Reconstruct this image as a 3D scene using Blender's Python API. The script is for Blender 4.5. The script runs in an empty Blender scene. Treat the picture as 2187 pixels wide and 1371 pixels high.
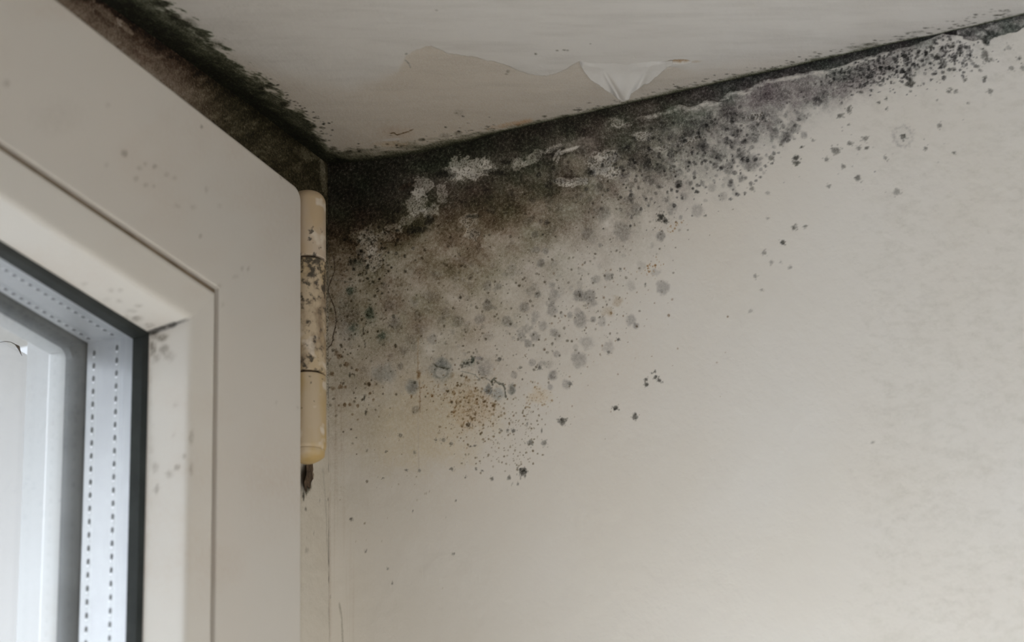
import bpy, math
import numpy as np
from mathutils import Matrix, Vector

S = bpy.context.scene
COL = S.collection
# ------------------------------------------------------------------ camera
# world: origin = the room corner under the ceiling, X along the window wall (room is X<0),
# Y through the window wall to the outside (room is Y<0), Z up.  1 unit = 1 m.
W_, H_ = 2187, 1371
CX, CY = W_ / 2, H_ / 2
vv = np.array((650.0, -14500.0)) - (CX, CY)      # vanishing point of the verticals
va = np.array((3800.0, 2870.0)) - (CX, CY)       # vanishing point of the window wall
F = math.sqrt(-(vv @ va))
up = np.array([*vv, F]); up /= np.linalg.norm(up)
ad = np.array([*va, F]); ad /= np.linalg.norm(ad)
bd = np.cross(ad, up)
if bd[2] < 0: bd = -bd
R = np.stack([ad, bd, up], 1)
T = np.array([(700 - CX) / F, (345 - CY) / F, 1.0])
CAM = -R.T @ T

cd = bpy.data.cameras.new('camera'); cam = bpy.data.objects.new('camera', cd); COL.objects.link(cam)
cd.sensor_width = 36.0; cd.lens = F / W_ * 36.0
cd.clip_start = 0.01; cd.clip_end = 100
Rw = R.T
M3 = Matrix([[Rw[i][0], -Rw[i][1], -Rw[i][2]] for i in range(3)])
cam.matrix_world = Matrix.Translation(Vector(CAM)) @ M3.to_4x4()
cd.dof.use_dof = True; cd.dof.focus_distance = 0.965; cd.dof.aperture_fstop = 15.0
S.camera = cam
# ------------------------------------------------------------------ light
S.view_settings.view_transform = 'Standard'; S.view_settings.look = 'None'
S.view_settings.gamma = 1.0; S.view_settings.use_curve_mapping = False
S.view_settings.exposure = 0.68
wd = bpy.data.worlds.new('daylight'); S.world = wd; wd.use_nodes = True
wn = wd.node_tree.nodes; wl = wd.node_tree.links
bgn = wn['Background']
wtc = wn.new('ShaderNodeTexCoord'); wsep = wn.new('ShaderNodeSeparateXYZ')
wramp = wn.new('ShaderNodeValToRGB'); wmap = wn.new('ShaderNodeMapRange')
wl.new(wtc.outputs['Generated'], wsep.inputs[0]); wl.new(wsep.outputs['Y'], wmap.inputs['Value'])
wmap.inputs['From Min'].default_value = -1; wmap.inputs['From Max'].default_value = 1
wl.new(wmap.outputs[0], wramp.inputs[0])
wramp.color_ramp.elements[0].position = 0.42; wramp.color_ramp.elements[0].color = (.178, .166, .150, 1)   # the room behind the camera
wramp.color_ramp.elements[1].position = 0.56; wramp.color_ramp.elements[1].color = (.74, .77, .86, 1)  # overcast sky outside
# the overcast sky is brighter towards -X, where the sun stands behind the cloud
wsky = wn.new('ShaderNodeMapRange'); wl.new(wsep.outputs['X'], wsky.inputs['Value'])
for i_, v_ in enumerate((-.5, .75, 8.6, .85)): wsky.inputs[1+i_].default_value = v_
wout = wn.new('ShaderNodeMapRange'); wl.new(wmap.outputs[0], wout.inputs['Value'])
for i_, v_ in enumerate((.50, .56, 0.0, 1.0)): wout.inputs[1+i_].default_value = v_
wstr = wn.new('ShaderNodeMix'); wl.new(wout.outputs[0], wstr.inputs[0]); wstr.inputs[2].default_value = 1.0
wz = wn.new('ShaderNodeMapRange'); wl.new(wsep.outputs['Z'], wz.inputs['Value'])
for i_, v_ in enumerate((-.05, .5, .20, 1.55)): wz.inputs[1+i_].default_value = v_       # dull ground below the horizon
wmul = wn.new('ShaderNodeMath'); wmul.operation = 'MULTIPLY'; wl.new(wsky.outputs[0], wmul.inputs[0]); wl.new(wz.outputs[0], wmul.inputs[1])
wl.new(wmul.outputs[0], wstr.inputs[3]); wl.new(wstr.outputs[0], bgn.inputs['Strength'])
wl.new(wramp.outputs[0], bgn.inputs['Color'])

def area(name, loc, target, sx, sy, power, color):
    l = bpy.data.lights.new(name, 'AREA'); l.shape = 'RECTANGLE'; l.size = sx; l.size_y = sy
    l.energy = power; l.color = color
    o = bpy.data.objects.new(name, l); COL.objects.link(o); o.location = loc
    o.rotation_euler = (Vector(target) - Vector(loc)).to_track_quat('-Z', 'Y').to_euler()
    return o
fill_lamp = area('added_room_fill', (-.75, -.9, -1.35), (.30, -.12, -.84), .6, .6, 3.8, (1.0, .98, .95)); fill_lamp.data.spread = math.radians(60)  # added fill with no known source, brightens the lower wall and sash

# ------------------------------------------------------------------ helpers
def ray(px, py, axis, val):
    """the point of the plane axis = val that the photograph shows at px, py"""
    d = R.T @ np.array([(px - CX) / F, (py - CY) / F, 1.0])
    return CAM + (val - CAM[axis]) / d[axis] * d

def project(X, Y, Z):
    q0 = R[0, 0]*X + R[0, 1]*Y + R[0, 2]*Z + T[0]
    q1 = R[1, 0]*X + R[1, 1]*Y + R[1, 2]*Z + T[1]
    q2 = R[2, 0]*X + R[2, 1]*Y + R[2, 2]*Z + T[2]
    return CX + F*q0/q2, CY + F*q1/q2

def noise(x, y, sx, sy, seed, octaves=4, gain=.55):
    """value noise, about 0..1"""
    out = np.zeros_like(x); amp = 1.0; tot = 0
    for o in range(octaves):
        rng = np.random.RandomState(seed*31 + o)
        g = rng.rand(256, 256)
        u = x / sx * 2**o + 37.3*o; v = y / sy * 2**o + 11.7*o
        iu = np.floor(u).astype(int); iv = np.floor(v).astype(int)
        fu = u - iu; fv = v - iv
        fu = fu*fu*(3-2*fu); fv = fv*fv*(3-2*fv)
        a = g[iu & 255, iv & 255]; b = g[(iu+1) & 255, iv & 255]
        c = g[iu & 255, (iv+1) & 255]; d = g[(iu+1) & 255, (iv+1) & 255]
        out += amp * ((a*(1-fu)+b*fu)*(1-fv) + (c*(1-fu)+d*fu)*fv)
        tot += amp; amp *= gain
    return out / tot

def sst(e0, e1, x):
    t = np.clip((x-e0)/(e1-e0), 0, 1); return t*t*(3-2*t)

def link(name, me, mat=None, parent=None):
    o = bpy.data.objects.new(name, me); COL.objects.link(o)
    if mat: me.materials.append(mat)
    if parent: o.parent = parent
    return o

def mesh(name, verts, faces, mat=None, parent=None, smooth=False):
    me = bpy.data.meshes.new(name)
    me.from_pydata([tuple(map(float, v)) for v in verts], [], faces); me.update()
    if smooth:
        me.polygons.foreach_set('use_smooth', [True]*len(me.polygons))
    return link(name, me, mat, parent)

def empty(name, loc, label=None, cat=None, kind=None):
    o = bpy.data.objects.new(name, None); COL.objects.link(o); o.location = loc; o.empty_display_size = .02
    if label: o['label'] = label
    if cat: o['category'] = cat
    if kind: o['kind'] = kind
    return o

def fix(o, parent):
    """keep world coordinates of a part built in world space"""
    o.parent = parent; o.matrix_parent_inverse = Matrix.Translation(parent.location).inverted()
    return o

def recalc(o):
    import bmesh
    bm = bmesh.new(); bm.from_mesh(o.data); bmesh.ops.remove_doubles(bm, verts=bm.verts, dist=1e-7)
    bmesh.ops.recalc_face_normals(bm, faces=bm.faces); bm.to_mesh(o.data); bm.free()

def box(lo, hi):
    x0, y0, z0 = lo; x1, y1, z1 = hi
    v = [(x0,y0,z0),(x1,y0,z0),(x1,y1,z0),(x0,y1,z0),(x0,y0,z1),(x1,y0,z1),(x1,y1,z1),(x0,y1,z1)]
    f = [(0,3,2,1),(4,5,6,7),(0,1,5,4),(1,2,6,5),(2,3,7,6),(3,0,4,7)]
    return v, f

# ------------------------------------------------------------------ materials
class NT:
    def __init__(s, name, rough=.6, spec=.3):
        s.m = bpy.data.materials.new(name); s.m.use_nodes = True
        s.n = s.m.node_tree.nodes; s.l = s.m.node_tree.links
        s.b = s.n['Principled BSDF']; s.b.inputs['Roughness'].default_value = rough
        s.b.inputs['Specular IOR Level'].default_value = spec
        s.tc = s.n.new('ShaderNodeTexCoord')
    def put(s, sock, v):
        if isinstance(v, bpy.types.NodeSocket): s.l.new(v, sock)
        elif v is not None: sock.default_value = v
    def noise(s, scale, detail=4, rough=.55, stretch=(1,1,1)):
        mp = s.n.new('ShaderNodeMapping'); mp.inputs['Scale'].default_value = stretch
        s.l.new(s.tc.outputs['Object'], mp.inputs[0])
        t = s.n.new('ShaderNodeTexNoise'); t.inputs['Scale'].default_value = scale
        t.inputs['Detail'].default_value = detail; t.inputs['Roughness'].default_value = rough
        s.l.new(mp.outputs[0], t.inputs['Vector']); return t.outputs['Fac']
    def math(s, op, a, b=None, c=None):
        t = s.n.new('ShaderNodeMath'); t.operation = op
        s.put(t.inputs[0], a); s.put(t.inputs[1], b); s.put(t.inputs[2], c); return t.outputs[0]
    def vmath(s, op, a, b=None):
        t = s.n.new('ShaderNodeVectorMath'); t.operation = op
        s.put(t.inputs[0], a)
        if op == 'SCALE': s.put(t.inputs['Scale'], b)
        elif b is not None: s.put(t.inputs[1], b)
        return t.outputs[0]
    def mix(s, fac, a, b):
        t = s.n.new('ShaderNodeMix'); t.data_type = 'RGBA'
        s.put(t.inputs[0], fac); s.put(t.inputs[6], a); s.put(t.inputs[7], b); return t.outputs[2]
    def rng(s, v, a, b, c=0., d=1.):
        t = s.n.new('ShaderNodeMapRange'); s.put(t.inputs[0], v)
        for i, k in enumerate((a, b, c, d)): t.inputs[1+i].default_value = k
        return t.outputs[0]
    def attr(s, name):
        t = s.n.new('ShaderNodeAttribute'); t.attribute_name = name; return t
    def bump(s, h, strength, dist):
        t = s.n.new('ShaderNodeBump'); t.inputs['Strength'].default_value = strength
        t.inputs['Distance'].default_value = dist; s.l.new(h, t.inputs['Height'])
        s.l.new(t.outputs[0], s.b.inputs['Normal'])
    def color(s, v): s.put(s.b.inputs['Base Color'], v)

def c4(r, g, b): return (r, g, b, 1.0)

def mouldy_paint(name, base_a, base_b, grain=1.0, stretch=(1,1,1), spec=.25, rough=.6):
    """paint, with mould whose optical density is stored per vertex as 'mould' (rgb) and
    whose fine speckle density is 'speck'; fine grain comes from noise nodes"""
    m = NT(name, rough, spec)
    big = m.noise(14, 3, .5, stretch); base = m.mix(m.rng(big, .35, .65), base_a, base_b)
    od = m.attr('mould').outputs['Color']; sp = m.attr('speck').outputs['Fac']
    g1 = m.noise(900, 4, .7, stretch); g2 = m.noise(2600, 2, .6)
    k = m.math('ADD', m.rng(g1, .3, .7, .55, 1.5), m.rng(g2, .3, .7, -.28*grain, .28*grain))
    # speckle: little dots where the noise passes a limit set by the attribute
    d1 = m.noise(1500, 2, .5)
    lim = m.math('SUBTRACT', .80, m.math('MULTIPLY', sp, .30))
    dots = m.math('MULTIPLY', m.math('MULTIPLY', m.rng(m.math('SUBTRACT', d1, lim), 0., .06), sp), 1.1)
    tot = m.vmath('ADD', m.vmath('SCALE', od, k), m.vmath('SCALE', (1., 1.05, 1.15), dots))
    sep = m.n.new('ShaderNodeSeparateXYZ'); m.l.new(tot, sep.inputs[0])
    cmb = m.n.new('ShaderNodeCombineXYZ')
    for i in range(3):
        e = m.math('EXPONENT', m.math('MULTIPLY', sep.outputs[i], -1.0)); m.l.new(e, cmb.inputs[i])
    trans = m.vmath('ADD', m.vmath('MULTIPLY', cmb.outputs[0], base), (.004, .004, .003))
    m.color(trans)
    hgt = m.math('ADD', m.noise(220, 5, .6, stretch), m.math('MULTIPLY', g1, .35))
    m.bump(hgt, .35, .0006)
    return m.m

M = {}
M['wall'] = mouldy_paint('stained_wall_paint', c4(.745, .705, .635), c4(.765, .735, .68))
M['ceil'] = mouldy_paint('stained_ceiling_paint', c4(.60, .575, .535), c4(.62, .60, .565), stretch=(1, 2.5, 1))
M['wwall'] = mouldy_paint('stained_reveal_plaster', c4(.68, .64, .57), c4(.66, .61, .53), grain=1.5)

def pvc(name, a, b, rough=.38, dirt=.25):
    m = NT(name, rough, .45)
    n = m.noise(9, 3); n2 = m.noise(60, 4, .6)
    col = m.mix(m.rng(n, .35, .65), a, b)
    od = m.attr('mould').outputs['Color']
    sep = m.n.new('ShaderNodeSeparateXYZ'); m.l.new(m.vmath('SCALE', od, m.rng(m.noise(500, 4, .65), .3, .7, .3, 1.7)), sep.inputs[0])
    cmb = m.n.new('ShaderNodeCombineXYZ')
    for i in range(3):
        m.l.new(m.math('EXPONENT', m.math('MULTIPLY', sep.outputs[i], -1.0)), cmb.inputs[i])
    m.color(m.vmath('MULTIPLY', cmb.outputs[0], col))
    m.bump(n2, .08, .0005)
    return m.m
M['pvc'] = pvc('aged_white_plastic', c4(.66, .62, .565), c4(.64, .615, .57))
M['pvc_out_dim'] = pvc('dimmed_outer_plastic', c4(.44, .44, .43), c4(.48, .48, .475))  # white plastic with a darkened colour, offsets the strong daylight outside
M['bead'] = pvc('white_bead_plastic', c4(.70, .67, .615), c4(.69, .67, .63), .35)

def plain(name, a, b, scale=60, rough=.5, spec=.4, metal=0., bump=.1):
    m = NT(name, rough, spec); m.b.inputs['Metallic'].default_value = metal
    n = m.noise(scale, 4, .6); m.color(m.mix(m.rng(n, .35, .65), a, b))
    m.bump(n, bump, .0006); return m.m
M['gasket'] = plain('black_rubber', c4(.018, .021, .019), c4(.030, .034, .031), 90, .55, .3)
M['grey_rubber'] = plain('grey_rubber', c4(.085, .09, .09), c4(.125, .13, .13), 50, .5, .35)
M['alu'] = plain('spacer_aluminium', c4(.36, .365, .37), c4(.41, .415, .42), 25, .38, .5, .3, .12)
M['hole'] = plain('dark_perforation', c4(.05, .055, .055), c4(.08, .085, .085))
M['rim_glint'] = plain('painted_rim_glint', c4(.62, .63, .65), c4(.7, .7, .72), 60, .3, .6)  # pale colour paints the highlight at the edge of each slot
M['groove'] = plain('brown_dirt', c4(.21, .165, .115), c4(.30, .24, .175), 120, .85, .1)
M['white_out'] = plain('outdoor_white', c4(.80, .80, .80), c4(.84, .84, .85), 12, .6, .2)
pb = NT('backlit_white_board', .6, .2); pb.color(pb.mix(pb.rng(pb.noise(8, 3), .35, .65), c4(.80, .80, .79), c4(.84, .84, .84)))
tb = pb.n.new('ShaderNodeBsdfTranslucent'); tb.inputs[0].default_value = (.90, .90, .92, 1)
mb_ = pb.n.new('ShaderNodeMixShader'); mb_.inputs[0].default_value = .36
pb.l.new(pb.b.outputs[0], mb_.inputs[1]); pb.l.new(tb.outputs[0], mb_.inputs[2]); pb.l.new(mb_.outputs[0], pb.n['Material Output'].inputs[0]); M['board'] = pb.m
M['thread'] = plain('cobweb_dirt', c4(.10, .07, .045), c4(.05, .04, .03), 400, .9, .1)
M['rust'] = plain('rusty_dark_metal', c4(.05, .038, .028), c4(.13, .09, .06), 500, .9, .1, 0, .6)
g = NT('glass_pane'); g.n.remove(g.b)
tr = g.n.new('ShaderNodeBsdfTransparent'); tr.inputs[0].default_value = (.97, .98, .975, 1)
gl = g.n.new('ShaderNodeBsdfGlossy'); gl.inputs['Roughness'].default_value = .02
fr = g.n.new('ShaderNodeFresnel'); geo = g.n.new('ShaderNodeNewGeometry')
g.l.new(g.rng(geo.outputs['Backfacing'], 0, 1, 1.4, 1/1.4), fr.inputs['IOR'])
ms = g.n.new('ShaderNodeMixShader'); g.l.new(fr.outputs[0], ms.inputs[0])
g.l.new(tr.outputs[0], ms.inputs[1]); g.l.new(gl.outputs[0], ms.inputs[2])
g.l.new(ms.outputs[0], g.n['Material Output'].inputs[0]); M['glass'] = g.m

def hinge_mat(name, lo, hi, black, yellow, dirty=False):
    m = NT(name, .45, .4)
    base = m.mix(m.rng(m.noise(90, 3, .5, (1, 1, .35)), .42, .60), c4(.52, .42, .29) if yellow else c4(.53, .44, .345), c4(.46, .32, .13) if yellow else c4(.50, .38, .24))
    base = m.mix(m.rng(m.noise(140, 2), .58, .66), base, c4(.66, .58, .47))
    n = m.noise(420, 5, .62); w = m.noise(75, 3, .6)
    if dirty: base = m.mix(m.math('MULTIPLY', m.rng(m.math('ADD', m.math('MULTIPLY', m.noise(150, 4, .6, (1, 1, .4)), .7), m.math('MULTIPLY', n, .3)), .46, .60), .75), base, c4(.20, .14, .085))
    mask = m.rng(m.math('ADD', m.math('MULTIPLY', n, .6), m.math('MULTIPLY', w, .4)), lo, hi)
    m.color(m.mix(m.math('MULTIPLY', mask, black), base, c4(.035, .03, .022)))
    m.bump(n, .15, .0005); return m.m
M['h_top'] = hinge_mat('cream_hinge_cap_mould', .60, .64, .85, False)
M['h_mid'] = hinge_mat('tan_hinge_mould', .53, .60, .9, True, True)
M['h_low'] = hinge_mat('yellow_hinge_plastic', .62, .66, .75, True)

# ------------------------------------------------------------------ surfaces that carry mould
class Sheet:
    """a tensor grid of points on one wall; density is grown on it in its own coordinates"""
    def __init__(s, fixed_axis, us, vs, uaxis, vaxis, to_m):
        us = np.array(us); vs = np.array(vs)
        us = us[np.concatenate([[True], np.diff(us) > 1.5e-4])]; vs = vs[np.concatenate([[True], np.diff(vs) > 1.5e-4])]
        s.ax, s.us, s.vs, s.ua, s.va, s.to_m = fixed_axis, np.array(us), np.array(vs), uaxis, vaxis, to_m
        U, V = np.meshgrid(s.us, s.vs)
        P = [np.zeros_like(U)]*3; P[uaxis] = U; P[vaxis] = V
        s.P = [p.copy() for p in P]
        s.pad = 0.
        s.px, s.py = project(*s.P)
        s.od = np.zeros(U.shape + (3,)); s.speck = np.zeros(U.shape); s.relief = np.zeros(U.shape)
        s.w1 = noise(s.px, s.py, 9, 9, 3, 4, .7); s.w2 = noise(s.px, s.py, 26, 26, 5, 3)
    def win(s, x, y, r):
        p = ray(x, y, s.ax, 0.0); m = (r+s.pad)*s.to_m
        i0, i1 = np.searchsorted(s.us, [p[s.ua]-m, p[s.ua]+m]); j0, j1 = np.searchsorted(s.vs, [p[s.va]-m, p[s.va]+m])
        return slice(max(j0-1, 0), j1+1), slice(max(i0-1, 0), i1+1)
    def blob(s, x, y, rx, ry=None, od=.5, col=(1, 1, 1.05), rag=.5, hard=.35, ang=0., ring=0, relief=0):
        ry = ry or rx; w = s.win(x, y, max(rx, ry)*1.8)
        px, py = s.px[w], s.py[w]
        if px.size == 0: return
        dx, dy = px-x, py-y
        c, sn = math.cos(ang), math.sin(ang)
        d = np.hypot((dx*c+dy*sn)/rx, (-dx*sn+dy*c)/ry) + rag*2*(s.w1[w]-.5)
        m = sst(1.2, 1.2-1.1*(1-hard)-.1, d)
        if ring: m = m*sst(ring-.25, ring+.1, d)
        s.od[w] += (m*od)[..., None]*np.array(col)
        if relief: s.relief[w] += m*relief
    def fade(s, x, y, rx, ry, keep, ang=0., rag=.7, speck=0., relief=0.):
        """a flake where the mouldy film has come off"""
        w = s.win(x, y, max(rx, ry)*1.8); px, py = s.px[w], s.py[w]
        if px.size == 0: return
        dx, dy = px-x, py-y; c, sn = math.cos(ang), math.sin(ang)
        d = np.hypot((dx*c+dy*sn)/rx, (-dx*sn+dy*c)/ry) + rag*2*(s.w1[w]-.5)
        m = sst(1.12, .88, d)
        s.od[w] *= (1-m*(1-keep))[..., None]; s.speck[w] = np.maximum(s.speck[w]*(1-.5*m), m*speck); s.relief[w] += m*relief
    def line(s, pts, width, od, col=(1, 1, 1.1), wob=.5):
        for (x0, y0), (x1, y1) in zip(pts[:-1], pts[1:]):
            L = math.hypot(x1-x0, y1-y0); w = s.win((x0+x1)/2, (y0+y1)/2, L/2+width*4)
            px, py = s.px[w], s.py[w]
            if px.size == 0: continue
            t = np.clip(((px-x0)*(x1-x0)+(py-y0)*(y1-y0))/L**2, 0, 1)
            d = np.hypot(px-(x0+t*(x1-x0)), py-(y0+t*(y1-y0)))
            m = sst(width*1.3, width*.4, d + wob*width*2*(s.w1[w]-.5))
            add = (m*od)[..., None]*np.array(col); s.od[w] = np.maximum(s.od[w], s.od[w]*.3+add)
    def build(s, name, mat, depth, flip, extra=None, parent=None, mask=None):
        """depth(relief) moves points along the fixed axis; mask drops cells"""
        P = [p.copy() for p in s.P]; P[s.ax] = depth(s)
        nv, nu = P[0].shape
        co = np.stack([p.ravel() for p in P], 1)
        idx = np.arange(nv*nu).reshape(nv, nu)
        q = np.stack([idx[:-1, :-1], idx[:-1, 1:], idx[1:, 1:], idx[1:, :-1]], -1)
        if mask is not None: q = q[mask]
        q = q.reshape(-1, 4)
        if flip: q = q[:, ::-1]
        nb = 0
        ev, ef = extra if extra else ([], [])
        n0 = len(co)
        if ev: co = np.concatenate([co, np.array(ev, float)])
        if ef: q = np.concatenate([q, np.array(ef)+n0])
        me = bpy.data.meshes.new(name)
        me.vertices.add(len(co)); me.vertices.foreach_set('co', co.astype(np.float32).ravel())
        me.loops.add(q.size); me.loops.foreach_set('vertex_index', q.astype(np.int32).ravel())
        me.polygons.add(len(q)); me.polygons.foreach_set('loop_start', np.arange(0, q.size, 4, dtype=np.int32))
        me.update(calc_edges=True); me.validate()
        sm = np.zeros(len(me.polygons), bool); sm[:len(q)-len(ef)] = True
        me.polygons.foreach_set('use_smooth', sm)
        od = np.zeros((len(co), 4), np.float32); od[:n0, :3] = np.clip(s.od, 0, 6).reshape(-1, 3); od[:, 3] = 1
        a = me.attributes.new('mould', 'FLOAT_COLOR', 'POINT'); a.data.foreach_set('color', od.ravel())
        sp = np.zeros(len(co), np.float32); sp[:n0] = np.clip(s.speck, 0, 2).ravel()
        a = me.attributes.new('speck', 'FLOAT', 'POINT'); a.data.foreach_set('value', sp)
        return link(name, me, mat, parent)

OD_OF = lambda d: np.interp(d, [0, 1, 2, 3, 4.5, 6, 7.5, 9], [0, .10, .30, .55, .95, 1.65, 2.5, 3.6])
# the junction of ceiling and right wall, and of ceiling and window wall, as the plaster sags
EX = [700, 800, 900, 1000, 1100, 1200, 1300, 1400, 1500, 1600, 1700, 1800, 1900, 2000, 2100, 2187]
EY = [350, 343, 327, 302, 275, 253, 231, 208, 185, 163, 141, 118, 95, 74, 52, 31]
LX = [219, 385, 552, 635, 700]; LY = [3, 119, 238, 303, 350]
edge_b = np.array([ray(x, y, 0, 0.)[1:] for x, y in zip(EX, EY)])[::-1]          # (y, z)
edge_a = np.array([ray(x, y, 1, 0.)[::2] for x, y in zip(LX, LY)])               # (x, z)
sagB = lambda Y: np.interp(Y, edge_b[:, 0], edge_b[:, 1], left=edge_b[0, 1])
sagA = lambda X: np.interp(X, edge_a[:, 0], edge_a[:, 1])
def yline(x): return np.interp(x, EX, EY, left=350, right=31) + np.where(x > 2187, -(x-2187)*.23, 0)

# ---- right wall
rs = np.random.RandomState(7)
us = np.concatenate([-np.geomspace(1.6, .262, 12), np.arange(-.26, -.15, .0005), np.arange(-.15, .00001, .00025)])
vs = np.concatenate([-np.geomspace(1.5, .232, 12), np.arange(-.23, -.13, .0006), np.arange(-.13, .012, .00024)])
w = Sheet(0, us, vs, 1, 2, .00021)
px, py = w.px, w.py
wx = px + 26*(noise(px, py, 30, 30, 11, 5, .6)-.5)*2; wy = py + 20*(noise(px, py, 30, 30, 12, 5, .6)-.5)*2
TX = [700, 800, 900, 1000, 1100, 1200, 1300, 1400, 1500, 1600, 1700, 1800, 1900, 2000, 2100, 2187]
TAB = {
 0:   [9, 9, 9, 9, 9, 9, 8.8, 8.5, 8.2, 8, 7.5, 7, 6.5, 5, 6, 6],
 25:  [9, 9, 9, 9, 8.6, 8, 7.4, 6.2, 5.6, 5.2, 5, 4.8, 2.8, 1.0, .8, .4],
 50:  [9, 9, 8.4, 7.4, 7.4, 6.8, 6.6, 6.2, 5.6, 5.2, 5, 4.8, 2.8, 1.6, .6, .2],
 75:  [9, 8.6, 7.6, 6.5, 6.8, 6.4, 6, 5.6, 5, 4.9, 4.4, 4.0, 1.8, 1, .2, 0],
 100: [8.9, 8.4, 7.2, 7.2, 7.2, 6.5, 5.4, 5.2, 4.2, 4, 3, 1.2, .6, .3, 0, 0],
 125: [8.6, 8.0, 7.0, 7.0, 6.9, 6.1, 5, 4.6, 3.6, 3, 1.4, .1, 0, 0, 0, 0],
 150: [8.2, 7.0, 6.7, 6.5, 6.2, 5.4, 4.4, 3.8, 3, 2.2, .3, 0, 0, 0, 0, 0],
 200: [5.2, 5.4, 5.4, 5, 4.8, 4.2, 3.2, 2.6, 1.6, .3, 0, 0, 0, 0, 0, 0],
 250: [3.6, 4.6, 4.6, 4.2, 3.6, 3, 2.2, 1.6, .5, 0, 0, 0, 0, 0, 0, 0],
 300: [3.2, 3.6, 3.8, 3.2, 2.5, 2, 1.5, .8, 0, 0, 0, 0, 0, 0, 0, 0],
 350: [3, 3.1, 3.1, 2.4, 1.8, 1.4, .9, .2, 0, 0, 0, 0, 0, 0, 0, 0],
 400: [2.9, 2.8, 2.5, 1.9, 1.4, 1.0, .6, 0, 0, 0, 0, 0, 0, 0, 0, 0],
 450: [2.6, 2.4, 2.0, 1.5, 1.1, .8, .3, 0, 0, 0, 0, 0, 0, 0, 0, 0],
 500: [2.2, 2, 1.6, 1.3, 1, .6, .1, 0, 0, 0, 0, 0, 0, 0, 0, 0],
 550: [1.8, 1.4, 1.1, 1, .8, .2, 0, 0, 0, 0, 0, 0, 0, 0, 0, 0],
 600: [1.3, 1, .8, .7, .4, 0, 0, 0, 0, 0, 0, 0, 0, 0, 0, 0],
 700: [.8, .4, .3, .1, 0, 0, 0, 0, 0, 0, 0, 0, 0, 0, 0, 0],
 850: [0]*16}
hk = np.array(sorted(TAB)); tab = np.array([TAB[k] for k in hk], float)
h = wy - yline(wx)
fx = np.interp(wx, TX, np.arange(16)); fh = np.interp(h, hk, np.arange(len(hk)))
ix = np.clip(fx.astype(int), 0, 14); ih = np.clip(fh.astype(int), 0, len(hk)-2)
tx, th = fx-ix, fh-ih
dens = (tab[ih, ix]*(1-tx)+tab[ih, ix+1]*tx)*(1-th) + (tab[ih+1, ix]*(1-tx)+tab[ih+1, ix+1]*tx)*th
blot = noise(px, py, 42, 34, 21, 3, .5); fine = noise(px, py, 7, 7, 22, 4, .75)
base = OD_OF(dens)
var = np.interp(dens, [0, 2, 5, 9], [.6, 1.0, .85, .28])
base *= 1 + var*(2.0*(blot-.5) + .9*(fine-.5))
base = np.clip(base, 0, 6)
# the dark strip left where the grey coat has flaked off under the ceiling
lipx = [1240, 1380, 1420, 1455, 1475, 1510, 1535, 1560, 1600, 1615, 1640, 1700, 1740, 1800, 1830, 1850, 1880, 1900, 1950, 1975, 1995, 2010, 2035, 2055, 2060, 2085, 2098, 2104, 2110, 2116, 2150, 2175, 2187]
lipy = [270, 246, 234, 222, 229, 214, 216, 194, 190, 175, 170, 158, 152, 140, 128, 122, 114, 109, 98, 86, 80, 71, 73, 76, 86, 86, 84, 95, 97, 84, 71, 68, 58]
ly = np.interp(px, lipx, lipy) + 9*(noise(px, py, 12, 12, 31, 4, .7)-.5) + np.where(px > 2187, -(px-2187)*.23, 0)
on = sst(1300, 1400, px)
dark = sst(1.2, -1.2, py-ly)*on
dcol = 2.45 + 2.2*(noise(px, py, 16, 12, 33, 4, .6)-.5) + .9*sst(14, 2, py-yline(px))
dcol = np.where(px > 2045, 1.35+4.2*(noise(px, py, 15, 12, 34, 4, .7)-.48)+.5*sst(8, 1, py-yline(px)), dcol)
under = base*(1-.30*on*sst(14, 2, py-ly)*sst(.3, .7, noise(px, py, 20, 14, 36, 3)))
base = under*(1-dark) + np.clip(dcol, .35, 4)*dark
w.relief += .00035*(1-dark)*on*sst(60, 0, py-ly)
warm = sst(1450, 1000, px)*sst(60, 200, py-yline(px))
green = noise(px, py, 60, 50, 41, 3)
colr = np.stack([1.0-.10*warm+.10*(green-.5), 1.0+.0*warm-.12*(green-.5), 1.0+.16*warm+.10*(1-sst(1350, 1600, px))-.02], -1)
w.od += base[..., None]*colr
w.speck += np.clip(np.interp(dens, [0, .3, 1.5, 3, 5, 7, 9], [0, .15, .42, .55, .5, .35, .1]), 0, 2)
# warm yellowish film round the moulded area and down the left side
film = sst(860, 250, np.hypot((px-820)*.85, (py-560)*1.0)) * (.6+.8*(noise(px, py, 90, 140, 51, 3)-.3))
w.od += film[..., None]*np.array([.05, .11, .18])*.55
stain = sst(1.1, .2, np.hypot((px-900)/190, (py-900)/130)+.5*(w.w2-.5))
w.od += stain[..., None]*np.array([.04, .10, .26])*.75
vstr = noise(px, py, 5, 420, 61, 3)*sst(900, 700, px)
w.od += (np.clip(vstr-.45, 0, 1)*sst(600, 900, py)*.5)[..., None]*np.array([.8, 1, 1.2])
# smeary old brushed paint far right
sm = noise(px, py, 26, 13, 62, 5, .75)*sst(1650, 1900, px)
w.od += (np.clip(sm-.45, 0, 1)*.28)[..., None]*np.array([1, 1, 1.15])

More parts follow.
